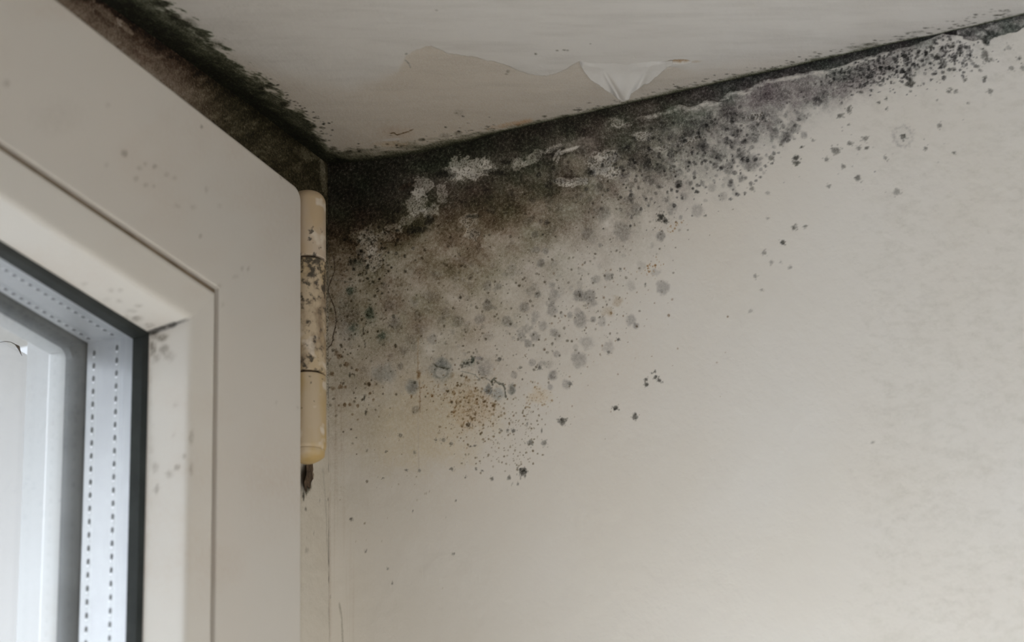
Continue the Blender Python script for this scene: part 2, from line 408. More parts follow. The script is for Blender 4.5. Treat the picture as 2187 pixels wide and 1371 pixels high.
for a in [(1002, 360, 48, 25, .22, 0), (985, 372, 30, 16, .3, 0), (903, 400, 20, 26, .30, .5), (890, 432, 22, 28, .33, .4), (918, 452, 20, 14, .35, -.6),
          (945, 412, 12, 22, .38, 0), (1042, 352, 18, 8, .35, 0), (1108, 350, 16, 12, .33, -.5), (1140, 334, 26, 11, .33, -.5), (1180, 318, 22, 5, .4, -.4),
          (1283, 352, 30, 24, .22, 0), (1300, 335, 22, 16, .3, 0), (1305, 370, 26, 12, .4, 0), (1202, 389, 18, 9, .25, .1), (1234, 388, 22, 9, .25, -.2),
          (1372, 290, 19, 11, .3, -.1), (1318, 262, 16, 10, .45, 0), (1330, 268, 24, 5, .5, -.1), (1215, 322, 26, 3, .3, -.35), (1192, 335, 4, 16, .35, .2),
          (785, 520, 22, 34, .5, 0), (800, 555, 16, 26, .5, 0), (825, 505, 20, 12, .5, 0), (765, 505, 16, 16, .55, 0), (1000, 470, 22, 14, .5, -.3), (1010, 500, 18, 12, .5, 0),
          (870, 470, 26, 10, .42, -.5), (842, 488, 18, 10, .42, 0), (1470, 300, 40, 7, .55, -.3), (1400, 320, 44, 6, .6, -.25), (1620, 250, 24, 10, .6, 0)]:
    w.fade(a[0], a[1], a[2], a[3], a[4], a[5], .75, .88, -.0002)
# loose paint lips
w.fade(1217, 318, 24, 2.5, .25, -.3, .3); w.fade(1186, 333, 3, 12, .3, .4, .3)
# olive disc where a plug was
w.blob(1225, 352, 30, 27, .25, (.7, .8, 1.3), .12); w.fade(1226, 352, 26, 24, .62, 0, .1)
w.blob(865, 398, 22, 6, .5, (.35, 1.0, 1.3), .6, ang=-.35)
# pale broken edge under the flaked strip
for x in np.arange(1385, 1905, 7.0):
    y = np.interp(x, lipx, lipy)+4+rs.rand()*6
    w.fade(x, y, 4+6*rs.rand(), 2+3*rs.rand(), .55, -.2, .8)
# black blotches inside the dense part
for a in [(950, 372, 20, 11, 1.6), (918, 470, 12, 12, 1.4), (895, 490, 24, 8, 1.3), (1060, 368, 26, 7, 1.2), (1012, 462, 22, 4, 1.3), (1080, 345, 14, 7, 1.3),
          (1050, 448, 16, 10, .6), (965, 430, 26, 20, .6), (875, 495, 10, 6, 1.2), (1312, 352, 6, 4, 1.3), (1300, 326, 9, 3, 1.0), (1262, 342, 7, 7, .9),
          (1250, 285, 20, 9, .8), (1180, 372, 12, 26, .7), (1175, 420, 8, 34, .4), (1258, 368, 4, 12, 1.5), (1350, 395, 15, 12, .5), (755, 560, 9, 14, .8), (770, 540, 10, 8, .8),
          (1030, 265+25, 30, 6, .8)]:
    w.blob(a[0], a[1], a[2], a[3], a[4], rag=.9)
GR = (1., 1., .98)
for a in [(1156,562,9,.5),(1041,610,11,.4),(1064,612,8,.35),(1041,653,13,.5),(1024,682,13,.4),(1084,686,13,.45),(1119,657,11,.45),(1148,629,8,.55),(1179,608,8,.3),
          (1183,632,14,.35),(1179,661,13,.4),(1235,632,13,.5),(1259,632,14,.5),(1267,647,9,.35),(1241,684,16,.46),(1218,673,7,.45),(1267,682,7,.55),(1160,696,12,.32),
          (1142,719,12,.4),(1128,733,9,.5),(1115,721,10,.3),(1183,710,11,.4),(1253,731,16,.26),(1237,768,18,.42),(1189,756,8,.33),(1300,741,14,.26),(1348,684,12,.45),
          (1358,696,7,.55),(1416,614,15,.5),(1274,595,10,.3),(1181,801,9,.42),(1210,820,12,.4),(1175,826,7,.45),(829,654,14,.32),(846,691,14,.4),(886,647,9,.3),
          (892,674,11,.28),(923,724,12,.36),(978,687,14,.32),(862,748,12,.22),(855,783,8,.45),(888,875,10,.4),(1180,801,12,.25),(1098,801,8,.35),(1137,774,8,.4),
          (1448,393,9,1.0),(1497,314,12,.8),(1412,504,11,.65),(1330,498,20,.38),(1254,498,13,.45),(1287,455,18,.3),(1359,449,15,.35),(1490,448,14,.32),(1412,363,13,.6),
          (1408,398,8,.5),(1143,501,9,.5),(1146,534,9,.4),(1556,360,13,.7),(1527,353,8,.8),(1605,347,20,.55),(1680,290,10,.5),(1717,288,9,.55),(1701,275,11,.5),
          (1655,288,11,.6),(1811,195,9,.35),(1781,204,7,.4),(1613,297,9,.5),(1505,312,11,1.0),(1535,334,7,.8),(1606,270,10,.7),(1644,274,8,.6),(1666,228,10,.5),(1595,252,14,.4),
          (1745,217,12,1.0),(1430,345,14,.5),(1470,350,10,.5),(1380,370,14,.4),(1450,300,12,.4),(1375,345,16,.4),(1330,380,14,.35),(1500,280,14,.35),(1550,300,10,.4),
          (1580,325,9,.5),(1460,420,9,.35),(1520,400,10,.3),(1560,250,14,.3),(1710,250,12,.35)]:
    w.blob(a[0], a[1], a[2]*.95, a[2]*1.02, a[3]*.95, GR, .42, .5)
# greenish and bluish colonies
for a in [(789,669,8,15,.95),(816,715,9,10,1.1),(754,702,9,9,.6),(747,620,8,8,.9),(768,560,12,9,.5)]:
    w.blob(a[0], a[1], a[2], a[3], a[4], (1.1, .92, 1.0), .95); w.blob(a[0]+2, a[1]+4, a[2]*2, a[3]*1.9, .18, (1.25, 1, 1), .4)
w.blob(820, 798, 32, 24, .2, (1.3, 1.0, .75), .4); w.blob(740, 680, 30, 60, .16, (1.2, 1, .8), .5)
w.blob(881, 826, 16, 18, .5, (1.15, 1., .8), .25); w.blob(884, 826, 9, 17, .15, GR, .3)
w.blob(941, 790, 27, 29, .36, (1.15, 1., .85), .3); w.blob(945, 778, 18, 14, .35, (1.15, 1., .9), .4)
w.fade(942, 795, 13, 12, .6, 0, .15); w.blob(942, 795, 15, 14, 1.1, (1, .95, 1), .15, .3, ring=.86)
w.line([(926, 777), (934, 783), (944, 785), (955, 788)], 1.8, 1.6)
w.blob(1010, 768, 4, 7, 1.5, (1.05, .95, 1), .8); w.blob(1002, 776, 17, 12, .3, (1.1, .95, .95), .8)
for k in range(26): w.blob(1000+rs.randn()*9, 775+rs.randn()*6, 1+rs.rand()*2, None, .5+rs.rand()*.9)
w.blob(1035, 785, 22, 24, .18, (1.1, 1, .8), .3); w.line([(985,793),(1000,796),(1014,800),(1022,808),(1034,806),(1045,812),(1055,818),(1066,816),(1076,826)], 1.1, .8)
w.line([(1052, 822), (1050, 815), (1056, 808)], 2.4, 1.5); w.line([(1056, 812), (1066, 820), (1074, 820), (1078, 830), (1080, 848)], 1.8, 1.3, wob=1.2)
w.blob(1043, 833, 12, 12, .8, (1.1, 1, .9), .7); w.blob(1063, 842, 17, 16, .30, (1.2, 1, .8), .3); w.blob(1092, 832, 8, 14, .85, (1.05, 1, 1), .8)
w.blob(1022, 765, 10, 4, .4, (1, 1, .8), .4)
BR = (.7, .95, 1.3)
w.blob(894, 800, 5, 10, 1.1, BR, .6); w.line([(894, 700), (892, 760), (893, 800)], 2.2, .55, BR, 1.2)
w.line([(896, 812), (897, 850), (896, 880)], 2.2, .6, BR, 1.2); w.line([(893, 880), (894, 1000)], 2.2, .22, BR, .8)
w.blob(1010, 870, 62, 50, .20, (.5, .85, 1.3), .5); w.blob(1150, 845, 28, 20, .14, (.2, .7, 1.5), .5)
w.blob(1317, 643, 12, 12, .28, BR, .6); w.blob(1298, 665, 13, 12, .28, BR, .6); w.blob(1305, 668, 3, 4, .9, BR)
# named dark spots
for a in [(1700,338,7,1.9),(1704,347,4.5,1.5),(1696,347,3,1.2),(1785,322,7.5,1.0),(1847,295,6,1.0),(1815,306,5,.9),(1833,316,5,.7),(1850,316,3.2,1.2),(1765,340,5,.9),(1801,356,3.8,.9),
          (1833,380,6.5,1.0),(1770,398,4,.8),(1915,409,7,.6),(1891,338,4.5,.9),(1929,292,5.5,1.3),(1978,317,4.5,1.1),(2007,268,5,.8),(2038,326,3,1.1),(1892,212,2.6,1),(1877,218,2.6,1),
          (1893,233,2.6,1.1),(1814,236,6,1.2),(1814,228,3,.9),(1793,247,6.5,1.1),(1812,267,2.2,1),(1695,486,6,1.05),(1720,483,3.6,1.0),(1671,518,5,1.7),(1632,540,5,.65),(1647,560,4,.45),
          (1668,559,3,.35),(1689,571,3.6,.6),(1613,590,4,.6),(1627,619,3,.5),(1603,664,4,.3),(1606,402,5,.7),(1640,412,5,.45),(1639,467,3.2,.5),(1713,314,2.8,1.1),(1736,300,3.5,.8),
          (1646,337,6,1.0),(1668,309,3.2,.9),(2177,125,5.2,1.3),(2161,146,5,.7),(2155,102,6,.45),(2185,145,6,.7),(2115,196,5,.8),(2027,196,5,.9),(2041,196,4.5,.9),(2032,191,3.5,.8),
          (2061,171,3.6,1),(2104,166,2.9,1),(2095,151,3.6,.8),(1946,177,7,1.4),(1938,180,4,1.2),(1946,195,2.2,1),(1892,211,2.2,1),(1876,219,2.2,1),(2001,214,2.3,.7),(2067,221,2.3,.8),
          (2103,118,9,1.0),(2107,128,5,1.0),(2049,115,4.5,1.2),(1990,101,5,1.2),(2001,120,5.5,1.1),(1929,119,5.5,1.6),(1936,123,3.5,1.3),(1879,121,3.8,1.7),(2032,100,6,1.0),(2038,99,4,1),
          (2030,85,4.5,1.4),(2052,102,8,.6),(2103,90,6,1.6),(2090,142,4.2,.7),(2038,148,5,.9),(2118,127,4.5,.7),(2118,82,3,.9),(1839,197,4.2,.9),(1712,314,2.8,1.1),
          (1412,463,6.5,2.0),(1421,472,5,1.7),(1406,470,3,1.3),(1507,460,3.2,1),(1326,421,4,1.3),(1448,396,4,1.6),(1408,400,2,1.4),(1426,409,3,1.2),
          (1398,794,2.8,1.5),(1400,805,4.2,1.7),(1408,813,4.6,1.6),(1380,810,3.6,1.4),(1380,821,4,1.5),(1392,797,2.2,1.2),(1315,870,5,1.5),(1313,874,3,1.3),(1357,891,5.5,1.5),(1357,884,3,1),
          (1200,900,7.5,1.3),(1200,896,4,.8),(1116,1009,8,1.9),(1120,1003,5,1.5),(1112,1003,4,1.5),(1121,1015,4,1.4),(1133,946,6,1.0),(1161,947,6,.8),(1000,907,5,1.1),(1065,768,6,1.2),
          (1153,786,5,1.1),(1112,785,4,.8),(1218,820,4,.9),(1300,752,4,.8),(1378,607,2.5,1),(1321,725,3,1.2),(1308,587,3.5,1),(1325,575,3,.9),
          (750,1109,3.2,1.3),(781,1178,3,.8),(970,1183,2.2,1.1),(965,1001,4,1.0),(868,1004,2.3,1.1),(896,1005,2.6,.9),(818,1021,2,1),(824,964,2.2,1.1),(706,1274,1.8,.8),(838,1245,1.8,.9),
          (828,1214,2,.9),(882,1091,1.8,.9),(974,1069,1.8,.9),(1051,1022,3.5,1.1),(1087,1020,3.2,.9),(994,1019,2.8,1),(1017,1003,2.4,1),(1030,1005,2.2,1),(1106,1034,2,1.1),(1094,1034,1.8,.9),
          (931,940,3,1.1),(947,939,5,.7),(964,948,3.8,1.1),(886,966,4,.5),(1005,953,2.4,1),(1014,952,2.4,1),(855,930,4,.7),(1863,945,2.5,.6),(699,1087,2,.9),(1097,920,4.2,1.1),(1084,919,3,.9),(1070,919,2.4,1)]:
    w.blob(a[0], a[1], a[2], a[2]*.95, a[3], (1, 1, 1.02), .75, .45)
    for k in range(int(2+a[2])):
        t = rs.rand()*6.28; q = a[2]*(1.0+rs.rand()*.9)
        w.blob(a[0]+q*math.cos(t), a[1]+q*math.sin(t), .8+rs.rand()*a[2]*.18, None, a[3]*.55, rag=.4)
for t in np.linspace(0, 6.28, 46)[:-1]:
    q = 17+9*rs.rand(); w.blob(1929+q*math.cos(t), 292+q*math.sin(t), 3.5, None, .13, GR, .8)
w.blob(1929, 292, 24, 22, .09, GR, .5)
for a in [(694,778,4,.8),(724,761,5.5,1.1),(740,778,5.5,1.1),(709,798,5,1),(699,802,4,1),(727,826,5,.9),(711,830,5,.6),(738,827,3.6,1.1),(787,820,4.6,1),(790,840,3.6,1.2),(797,854,3.6,.9),
          (736,864,5,1.3),(724,866,2.6,1.1),(747,864,3.2,.9),(764,866,3.6,.8),(703,770,3,.6),(752,885,3,.8),(764,896,2.6,.8),(720,755,6,.5),(762,790,3,1)]:
    w.blob(a[0], a[1], a[2], a[2]*1.1, a[3], (.8, 1, 1.25), .7)
for a in [(778,849,2.2,8,1.5),(781,882,1.8,6,1.1),(747,800,2.2,7,1.2),(776,705,2.2,8,1.2),(780,735,2,8,.8),(787,820,4,5,.8),(1157,920,2,6,.9),(1126,905,2.5,6,.8),(1378,608,2,6,.9)]:
    w.blob(a[0], a[1], a[2], a[3], a[4], rag=.6)
# cracks by the hinge
CR = [(707,534),(712,548),(715,564),(714,580),(708,596),(703,610),(701,623),(707,640),(714,655),(717,670),(718,688),(716,700),(712,715),(711,727),(707,737),(700,743),(692,744)]
w.line(CR, 1.3, 2.0, (.9, 1, 1.1)); w.line([(708,596),(730,600),(760,604)], 1.0, 1.0); w.line([(701,623),(696,605),(690,590)], 3.0, 1.2)
w.line([(725,1290),(730,1320),(732,1371),(733,1400)], 2.0, .35)
# uncounted little dots: dense grey ones, brown ones, and stray ones
def dots(n, cx, cy, sx, sy, r0, r1, o0, o1, col, keep=None, rot=0.):
    k = 0
    while k < n:
        u, v = rs.randn(2); x = cx+u*sx*math.cos(rot)-v*sy*math.sin(rot); y = cy+u*sx*math.sin(rot)+v*sy*math.cos(rot)
        if keep and not keep(x, y): k += .2; continue
        r = r0+(r1-r0)*rs.rand()**2.2
        w.blob(x, y, r, r*(.8+.5*rs.rand()), o0+(o1-o0)*rs.rand(), col, .7, .5); k += 1
below = lambda x, y: x > 702 and y > yline(x)+60 and (y-yline(x)) < 560-(max(x-1250, 0))*.9
dots(900, 1080, 640, 260, 160, .9, 3.2, .3, 1.2, (.95, 1, 1.1), below)
dots(560, 1500, 330, 150, 60, .9, 4.8, .4, 1.4, GR, below, -.25)
dots(330, 1470, 300, 190, 58, 4, 13, .15, .5, GR, below, -.25)
dots(150, 1020, 640, 170, 110, 5, 13, .08, .25, GR, below)
dots(300, 765, 640, 45, 130, .9, 3.4, .5, 1.4, (.95, 1, 1.1), lambda x, y: 702 < x < 880 and y > 500)
dots(200, 800, 540, 40, 45, 1., 4, .6, 1.6, (1, 1, 1.05), lambda x, y: x > 702)
dots(330, 1015, 872, 38, 34, .9, 3.0, .35, 1.1, (.85, 1., 1.25))
dots(120, 1000, 850, 30, 26, 2, 5, .1, .35, BR)
dots(60, 1150, 850, 18, 16, .9, 2.4, .3, .8, BR)
dots(90, 1080, 940, 48, 36, .8, 2.4, .5, 1.2, (.9, 1, 1.2))
dots(70, 1130, 900, 14, 30, .8, 2.2, .5, 1.1, (.9, 1, 1.2))
dots(50, 1080, 975, 40, 12, .8, 2.2, .5, 1.1, (.9, 1, 1.2))
dots(60, 925, 835, 26, 14, .8, 2.6, .4, 1.0, BR); dots(30, 975, 895, 16, 24, .8, 3, .4, .9, BR)
dots(30, 1389, 573, 12, 9, .8, 2.8, .6, 1.3, (.6, .95, 1.4), rot=-.8); dots(24, 1438, 488, 12, 7, .8, 2.5, .5, 1.0, (.6, .95, 1.4), rot=-.6)
dots(330, 1945, 132, 52, 22, .9, 4.2, .7, 1.7, GR, lambda x, y: y > np.interp(x, lipx, lipy)+5, -.2)
dots(240, 2040, 112, 34, 24, .9, 4.2, .6, 1.5, GR, lambda x, y: y > np.interp(x, lipx, lipy)+5, -.2)
dots(26, 1940, 130, 55, 18, 6, 12, .12, .35, GR, lambda x, y: y > np.interp(x, lipx, lipy)+8, -.2)
dots(420, 1850, 158, 48, 17, .9, 3.4, .6, 1.5, GR, lambda x, y: y > np.interp(x, lipx, lipy)+5, -.15)
dots(60, 1800, 330, 130, 80, .7, 1.5, .3, .8, GR, lambda x, y: y > yline(x)+80)
dots(50, 880, 1060, 110, 90, .7, 1.6, .3, .9, (.9, 1, 1.2), lambda x, y: x > 705)
dots(90, 1190, 760, 150, 70, .8, 2.2, .4, 1.1, (.8, 1, 1.2), rot=.1)
dots(60, 1290, 640, 70, 60, .8, 2.6, .4, 1.1, (.8, 1, 1.2))
w.od[:, :4] = 0
bxv, bxf = box((.002, -1.6, -1.5), (.12, .02, .02))
wall = w.build('wall_right', M['wall'], lambda s: -s.relief*.8 - .00025*(noise(s.px, s.py, 30, 30, 71, 4)-.5), True, (bxv, bxf))
wall['kind'] = 'structure'
ALLDENS = None

# ---- ceiling
rs = np.random.RandomState(17)
us = np.concatenate([-np.geomspace(1.9, .325, 14), np.arange(-.32, .0005, .00042)])
vs = np.concatenate([-np.geomspace(1.7, .385, 14), np.arange(-.38, -.2, .0008), np.arange(-.2, .0005, .00034)])
c = Sheet(2, us, vs, 0, 1, .0011)
def csag(s): return sagB(s.P[1])*np.exp(s.P[0]/.035) + (sagA(s.P[0]))*np.exp(s.P[1]/.03)*(1-np.exp(s.P[0]/.02))
c.px, c.py = project(c.P[0], c.P[1], csag(c)); c.pad = 28.
c.w1 = noise(c.px, c.py, 9, 9, 3, 4, .7)
px, py = c.px, c.py
hh = py - yline(px)                                              # <0 on the ceiling, in the photograph's measure
LXE = [-600, 219, 385, 552, 635, 700]; LYE = [-569, 3, 119, 238, 303, 350]
tl = (np.interp(px, LXE, LYE) - py)*.81                          # distance from the window-wall line
X, Y = c.P[0], c.P[1]
fe = noise(px+py*.55, py-px*.40, 34, 9, 81, 5, .62)              # feathery growth
f2 = noise(px, py, 46, 40, 82, 3); f3 = noise(px+py*.5, py-px*.4, 14, 5, 83, 4, .7)
thick = np.interp(px, [0, 300, 420, 560, 650, 700, 740, 800], [92, 84, 80, 68, 58, 34, 16, 6])
edge = sst(10, -9, tl - thick*(.62+.95*(fe-.28)) )
core = sst(1.0, .25, tl/np.maximum(thick*.62, 1) + .9*(fe-.5))
mb = edge*(1.75+1.6*(f3-.35)+1.5*(f2-.4)) + core*(2.2+1.4*(f3-.3))
right = np.interp(px, [640, 700, 800, 900, 1000, 1100, 1200, 1400, 1600, 1800, 1900, 2000, 2187], [34, 26, 26, 24, 16, 9, 7, 7, 8, 6, 4, 3, 4])
f4 = noise(px, py, 30, 5, 84, 5, .7); f5 = noise(px, py, 60, 8, 85, 3)
er = sst(1.15, .0, -hh/(right*(.35+1.5*f4)))
mr = er*(1.5+1.8*(f5-.4)) + sst(1.2, 0., -hh/(right*.35))*1.6
od = np.clip(np.maximum(mb, 0), 0, 5)
od = np.maximum(od, np.where(px > 640, mr, 0))
c.od += od[..., None]*np.array([1.03, .98, 1.14])
# bare stained plaster where the top coat is gone
bx = [300, 560, 640, 740, 800, 850, 868, 880, 920, 960, 1050, 1110, 1165, 1200, 1240, 1252, 1262, 1285, 1310, 1330, 1345, 1375, 1400, 1432, 1480, 1560, 1700, 1900, 2187]
by = [60, 150, 170, 190, 175, 150, 118, 108, 95, 112, 126, 150, 162, 150, 128, 150, 168, 182, 192, 200, 194, 180, 160, 140, 150, 138, 118, 82, 20]
bl = np.interp(px, bx, by) + 10*(noise(px, py, 22, 14, 91, 4, .65)-.5)
sharp = np.interp(px, [700, 840, 880, 1440, 1500], [28, 12, 1.6, 2.2, 22])
bare = 1/(1+np.exp(-np.clip((py-bl)/sharp*2.5, -30, 30)))
bare = bare*np.interp(px, [500, 700, 1500, 1800, 2187], [1.0, 1, .8, .35, .15])
c.od += bare[..., None]*np.array([.09, .15, .235])
c.relief += (1-bare)*.0006*sst(760, 900, px)*sst(1560, 1460, px)
near = sst(120, 0, -hh)*sst(650, 760, px)
c.od += (near*sst(1500, 700, px))[..., None]*np.array([.03, .07, .13])
bs = noise(px, py, 120, 10, 92, 5, .6)
c.od += (np.clip(bs-.42, 0, 1)*.22)[..., None]*np.array([1, 1.03, 1.1])
for a in [(350,8,14,7,1.6),(335,6,10,6,1.0),(358,26,6,4,1.5),(375,36,14,8,1.8),(400,50,22,13,.8),(430,75,16,10,.6),(460,95,20,12,.6),(575,183,8,4,1.6),(558,189,7,4,1.6),(562,198,10,4,1.4),
          (610,222,14,7,1.5),(645,232,3,2,1.2),(663,275,10,5,1.1),(686,272,5,2.5,1.2),(672,292,16,7,1.0),(690,300,9,4,.9),(703,300,3,2,1.3),(712,317,8,5,1.0),(686,280,3,2,1),(690,285,3,2,1),
          (742,325,12,5,.7),(768,322,10,5,.5),(900,298,8,3,1.0),(905,297,3,2,1),(950,290,14,6,.35),(980,284,10,3,.6),(1042,270,6,2.4,.8),(1163,248,6,2.5,1.2),(1150,257,5,2,.6),
          (1144,112,2.5,2,1.1),(1190,104,3,2,1),(1205,103,4,2,.8),(1212,104,3,2,.7),(1261,90,2.5,1.5,.7),(932,19,3,2,.4),(1625,146,3,2,.8),(1633,146,3,2,.9),(1740,112,4,3,.5),(1798,106,2.5,2,.9),
          (1830,101,30,4,.5),(1860,95,24,4,.6),(1960,68,16,3,.35),(1085,152,4,4,.5),(1082,158,5,2,.4),(868,112,3,3,.6),(974,242,4,3,.4),(980,240,14,8,.15)]:
    c.blob(a[0], a[1], a[2], a[3], a[4], (1.0, 1, 1.1), .5)
for k in range(120):
    x = 640+rs.rand()*420; y = yline(x)-6-abs(rs.randn())*16; c.blob(x, y, 1+rs.rand()*3.5, .8+rs.rand()*1.6, .4+rs.rand()*.9, rag=.5)
for k in range(190):
    x = 1200+rs.rand()*960; y = yline(x)-3-abs(rs.randn())*8; c.blob(x, y, 1+rs.rand()*6, .7+rs.rand()*1.5, .3+rs.rand()*.8, rag=.5)
for k in range(70):
    x = 560+rs.rand()*150; y = np.interp(x, LXE, LYE)-60-rs.rand()*30; c.blob(x, y, 1+rs.rand()*3, .8+rs.rand()*1.6, .6+rs.rand()*.9, rag=.5)
for k in range(26):
    x = 2020+rs.rand()*150; y = yline(x)-12-rs.rand()*16; c.blob(x, y, 1+rs.rand()*4, .8+rs.rand()*1.6, .3+rs.rand()*.7, rag=.5)
c.blob(1090, 265, 50, 6, .32, (.25, .75, 1.3), .7, ang=-.2); c.blob(1120, 262, 24, 5, .28, (.2, .75, 1.3), .7, ang=-.2)
c.blob(845, 282, 46, 17, .10, (.5, 1, 1.4), .3); c.line([(833,285),(842,284),(847,288),(858,285),(872,281),(882,276)], 1.3, 1.4, (.8, 1, 1.3)); c.blob(835, 308, 40, 7, .16, (.1, .6, 1.4), .7)
c.fade(838, 298, 22, 3, .4, -.1, .4); c.line([(866,128),(872,134),(877,144)], 1.6, .55)
SL = (.55, .85, 1.25)
c.blob(1450, 128, 22, 3.4, .85, SL, .2, .8); c.blob(1414, 143, 20, 2.6, 1.0, SL, .3, .8, ang=-.08); c.blob(1388, 146, 3.5, 1.6, 1.0, SL, .2, .8); c.blob(1487, 129, 12, 3, .25, SL, .3)
def cdepth(s):
    X, Y = s.P[0], s.P[1]
    z = csag(s)
    slot = sst(1.2, .9, np.hypot((s.px-1450)/22, (s.py-128)/3.6)) + sst(1.2, .9, np.hypot((s.px-1414)/20, (s.py-143)/2.8))
    return z - s.relief + .0008*slot + .0004*(noise(s.px, s.py, 60, 22, 95, 4)-.5)
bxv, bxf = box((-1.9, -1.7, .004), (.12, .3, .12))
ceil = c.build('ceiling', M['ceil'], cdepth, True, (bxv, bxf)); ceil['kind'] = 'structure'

# ---- window wall: the strip of plaster left round the opening
rs = np.random.RandomState(27)
AR, ZT = -.0548, -.0366                         # outer corner of the sash
us = np.concatenate([-np.geomspace(1.9, .345, 14), np.arange(-.34, .0004, .0004)])
vs = np.concatenate([-np.geomspace(1.5, .27, 12), np.arange(-.265, -.1, .001), np.arange(-.1, .004, .00034)])
l = Sheet(1, us, vs, 0, 2, .0006)
px, py = l.px, l.py
dn = (py - np.interp(px, LXE, LYE))*.81         # px below the ceiling line
n1 = noise(px-py*.2, py+px*.5, 40, 12, 101, 5, .65); n2 = noise(px, py, 12, 12, 102, 5, .75); n3 = noise(px, py, 30, 30, 103, 3)
top = np.interp(dn, [0, 10, 22, 40, 62, 90], [4.2, 3.6, 2.3, 1.3, .9, .8])
top2 = np.interp(dn, [0, 14, 40, 90], [4.0, 3.2, 2.6, 2.5])
t = sst(360, 520, px); v = (top*(1-t)+top2*t)*(1+1.0*(n1-.5)+.9*(n2-.5))
side = np.interp(py, [330, 360, 430, 500, 545, 620, 720, 850, 1000, 1371], [3.2, 2.9, 2.5, 2.1, 1.1, .6, .45, .3, .10, .05])*(1+.9*(n3-.5)+.8*(n2-.5))
sd = sst(590, 650, px)
v = np.where(px > 700, side, v*(1-sd)+side*sd)
lc = np.stack([.96-.10*(1-t), 1.0+.04*(1-t), 1.22-.04*(1-t)], -1)
l.od += v[..., None]*lc
l.speck += np.interp(py, [300, 520, 760, 950, 1100], [.3, 1.1, 1.0, .5, .1])*sd
l.fade(230, 30, 40, 9, .5, .7, .6); l.fade(265, 55, 26, 6, .45, .75, .6); l.fade(690, 375, 6, 50, .6, -.1, .5); l.fade(648, 330, 22, 12, .7, .6, .8)
l.blob(300, 120, 30, 8, .5, (.8, 1.1, 1.2), .8, ang=.65)
for k in range(160):
    x = 640+rs.rand()*66; y = 480+rs.rand()*420; l.blob(x, y, 1+rs.rand()*2, 1+rs.rand()*3, .5+rs.rand()*.9)
l.blob(661, 1015, 6, 28, 2.6, (1, 1, 1.1), .8); l.blob(655, 1040, 5, 22, 2.0, (1, 1, 1.1), 1.0); l.blob(664, 1010, 6, 16, 1.2, (.8, 1, 1.2), .6); l.blob(649, 1058, 3, 10, 1.6)
for a in [(684,1067,2.2,1.1),(699,1068,2.2,1),(653,1087,3,1),(654,1150,2,1.1),(670,1140,1.6,.9),(655,1175,5,.3)]: l.blob(a[0], a[1], a[2], None, a[3])
l.line([(690,1000),(697,1100),(703,1220),(704,1371)], 2.2, .22)
us, vs = l.us, l.vs; uc = (us[:-1]+us[1:])/2; vc = (vs[:-1]+vs[1:])/2; UC, VC = np.meshgrid(uc, vc)
hole = (UC < AR-.016) & (UC > -.834) & (VC < ZT-.016) & (VC > -1.234)
o_x0, o_x1, o_z0, o_z1 = -.84, AR-.012, -1.24, ZT-.012
ev, ef = [], []
for lo, hi in (((-1.9, .003, o_z1+.006), (.0, .058, .0)), ((-1.9, .003, -1.5), (.0, .058, o_z0-.0)), ((-1.9, .003, o_z0), (o_x0, .058, o_z1)), ((o_x1+.006, .003, o_z0), (0, .058, o_z1+.006))):
    bv, bf = box(lo, hi); ef += [tuple(i+len(ev) for i in f) for f in bf]; ev += bv
ww = l.build('wall_window', M['wwall'], lambda s: .0006*(noise(s.px, s.py, 20, 20, 111, 4)-.5), False, (ev, ef), mask=~hole)
ww['kind'] = 'structure'

# ---- loose paint flap hanging from the ceiling
def flap():
    bxs = [1238, 1250, 1262, 1280, 1296, 1306, 1311, 1320, 1329, 1337, 1343, 1348, 1360, 1374, 1386, 1398, 1408, 1416, 1428, 1436]
    bys = [134, 156, 171, 182, 195, 199, 202, 211, 217, 214, 212, 200, 192, 181, 178, 166, 159, 150, 141, 137]
    tys = lambda x: 128-6*math.sin((x-1238)/198*math.pi)
    N, K = 120, 26;  V = []; Fc = []
    r = np.random.RandomState(5)
    for i in range(N+1):
        x = 1238+198*i/N; yb = np.interp(x, bxs, bys)+(r.rand()-.5)*1.6; yt = tys(x)
        for k in range(K+1):
            t = k/K; y = yt+(yb-yt)*t
            dist = max(0., (y-150)/67)
            d = -.0002+.0012*min(1, t*3)*min(1, (yb-yt)/20)+.0046*dist**1.4
            d += .0004*math.sin(x*.16+y*.05)*dist + .0012*math.exp(-((x-1300-(y-170)*.55)/5.5)**2)*min(1, dist*2)
            d += .0007*math.exp(-((x-1382+(y-150)*.5)/7)**2)*t
            V.append(ray(x, y, 2, -d + float(sagB(ray(x, y, 2, 0.)[1]))*math.exp(ray(x, y, 2, 0.)[0]/.035)))
    for i in range(N):
        for k in range(K):
            a = i*(K+1)+k; Fc.append((a, a+1, a+K+2, a+K+1))
    m = NT('pale_paint_film', .6, .25); nn = m.noise(120, 5, .6)
    m.color(m.mix(m.rng(nn, .35, .65), c4(.585, .565, .53), c4(.63, .61, .575))); m.bump(nn, .4, .0008)
    o = mesh('paint_flap', V, Fc, m.m, smooth=True)
    sd = o.modifiers.new('film', 'SOLIDIFY'); sd.thickness = .0003; sd.offset = 0
    o['label'] = 'pale pointed flap of peeled paint hanging from the ceiling above the mould'; o['category'] = 'peeling paint'
flap()

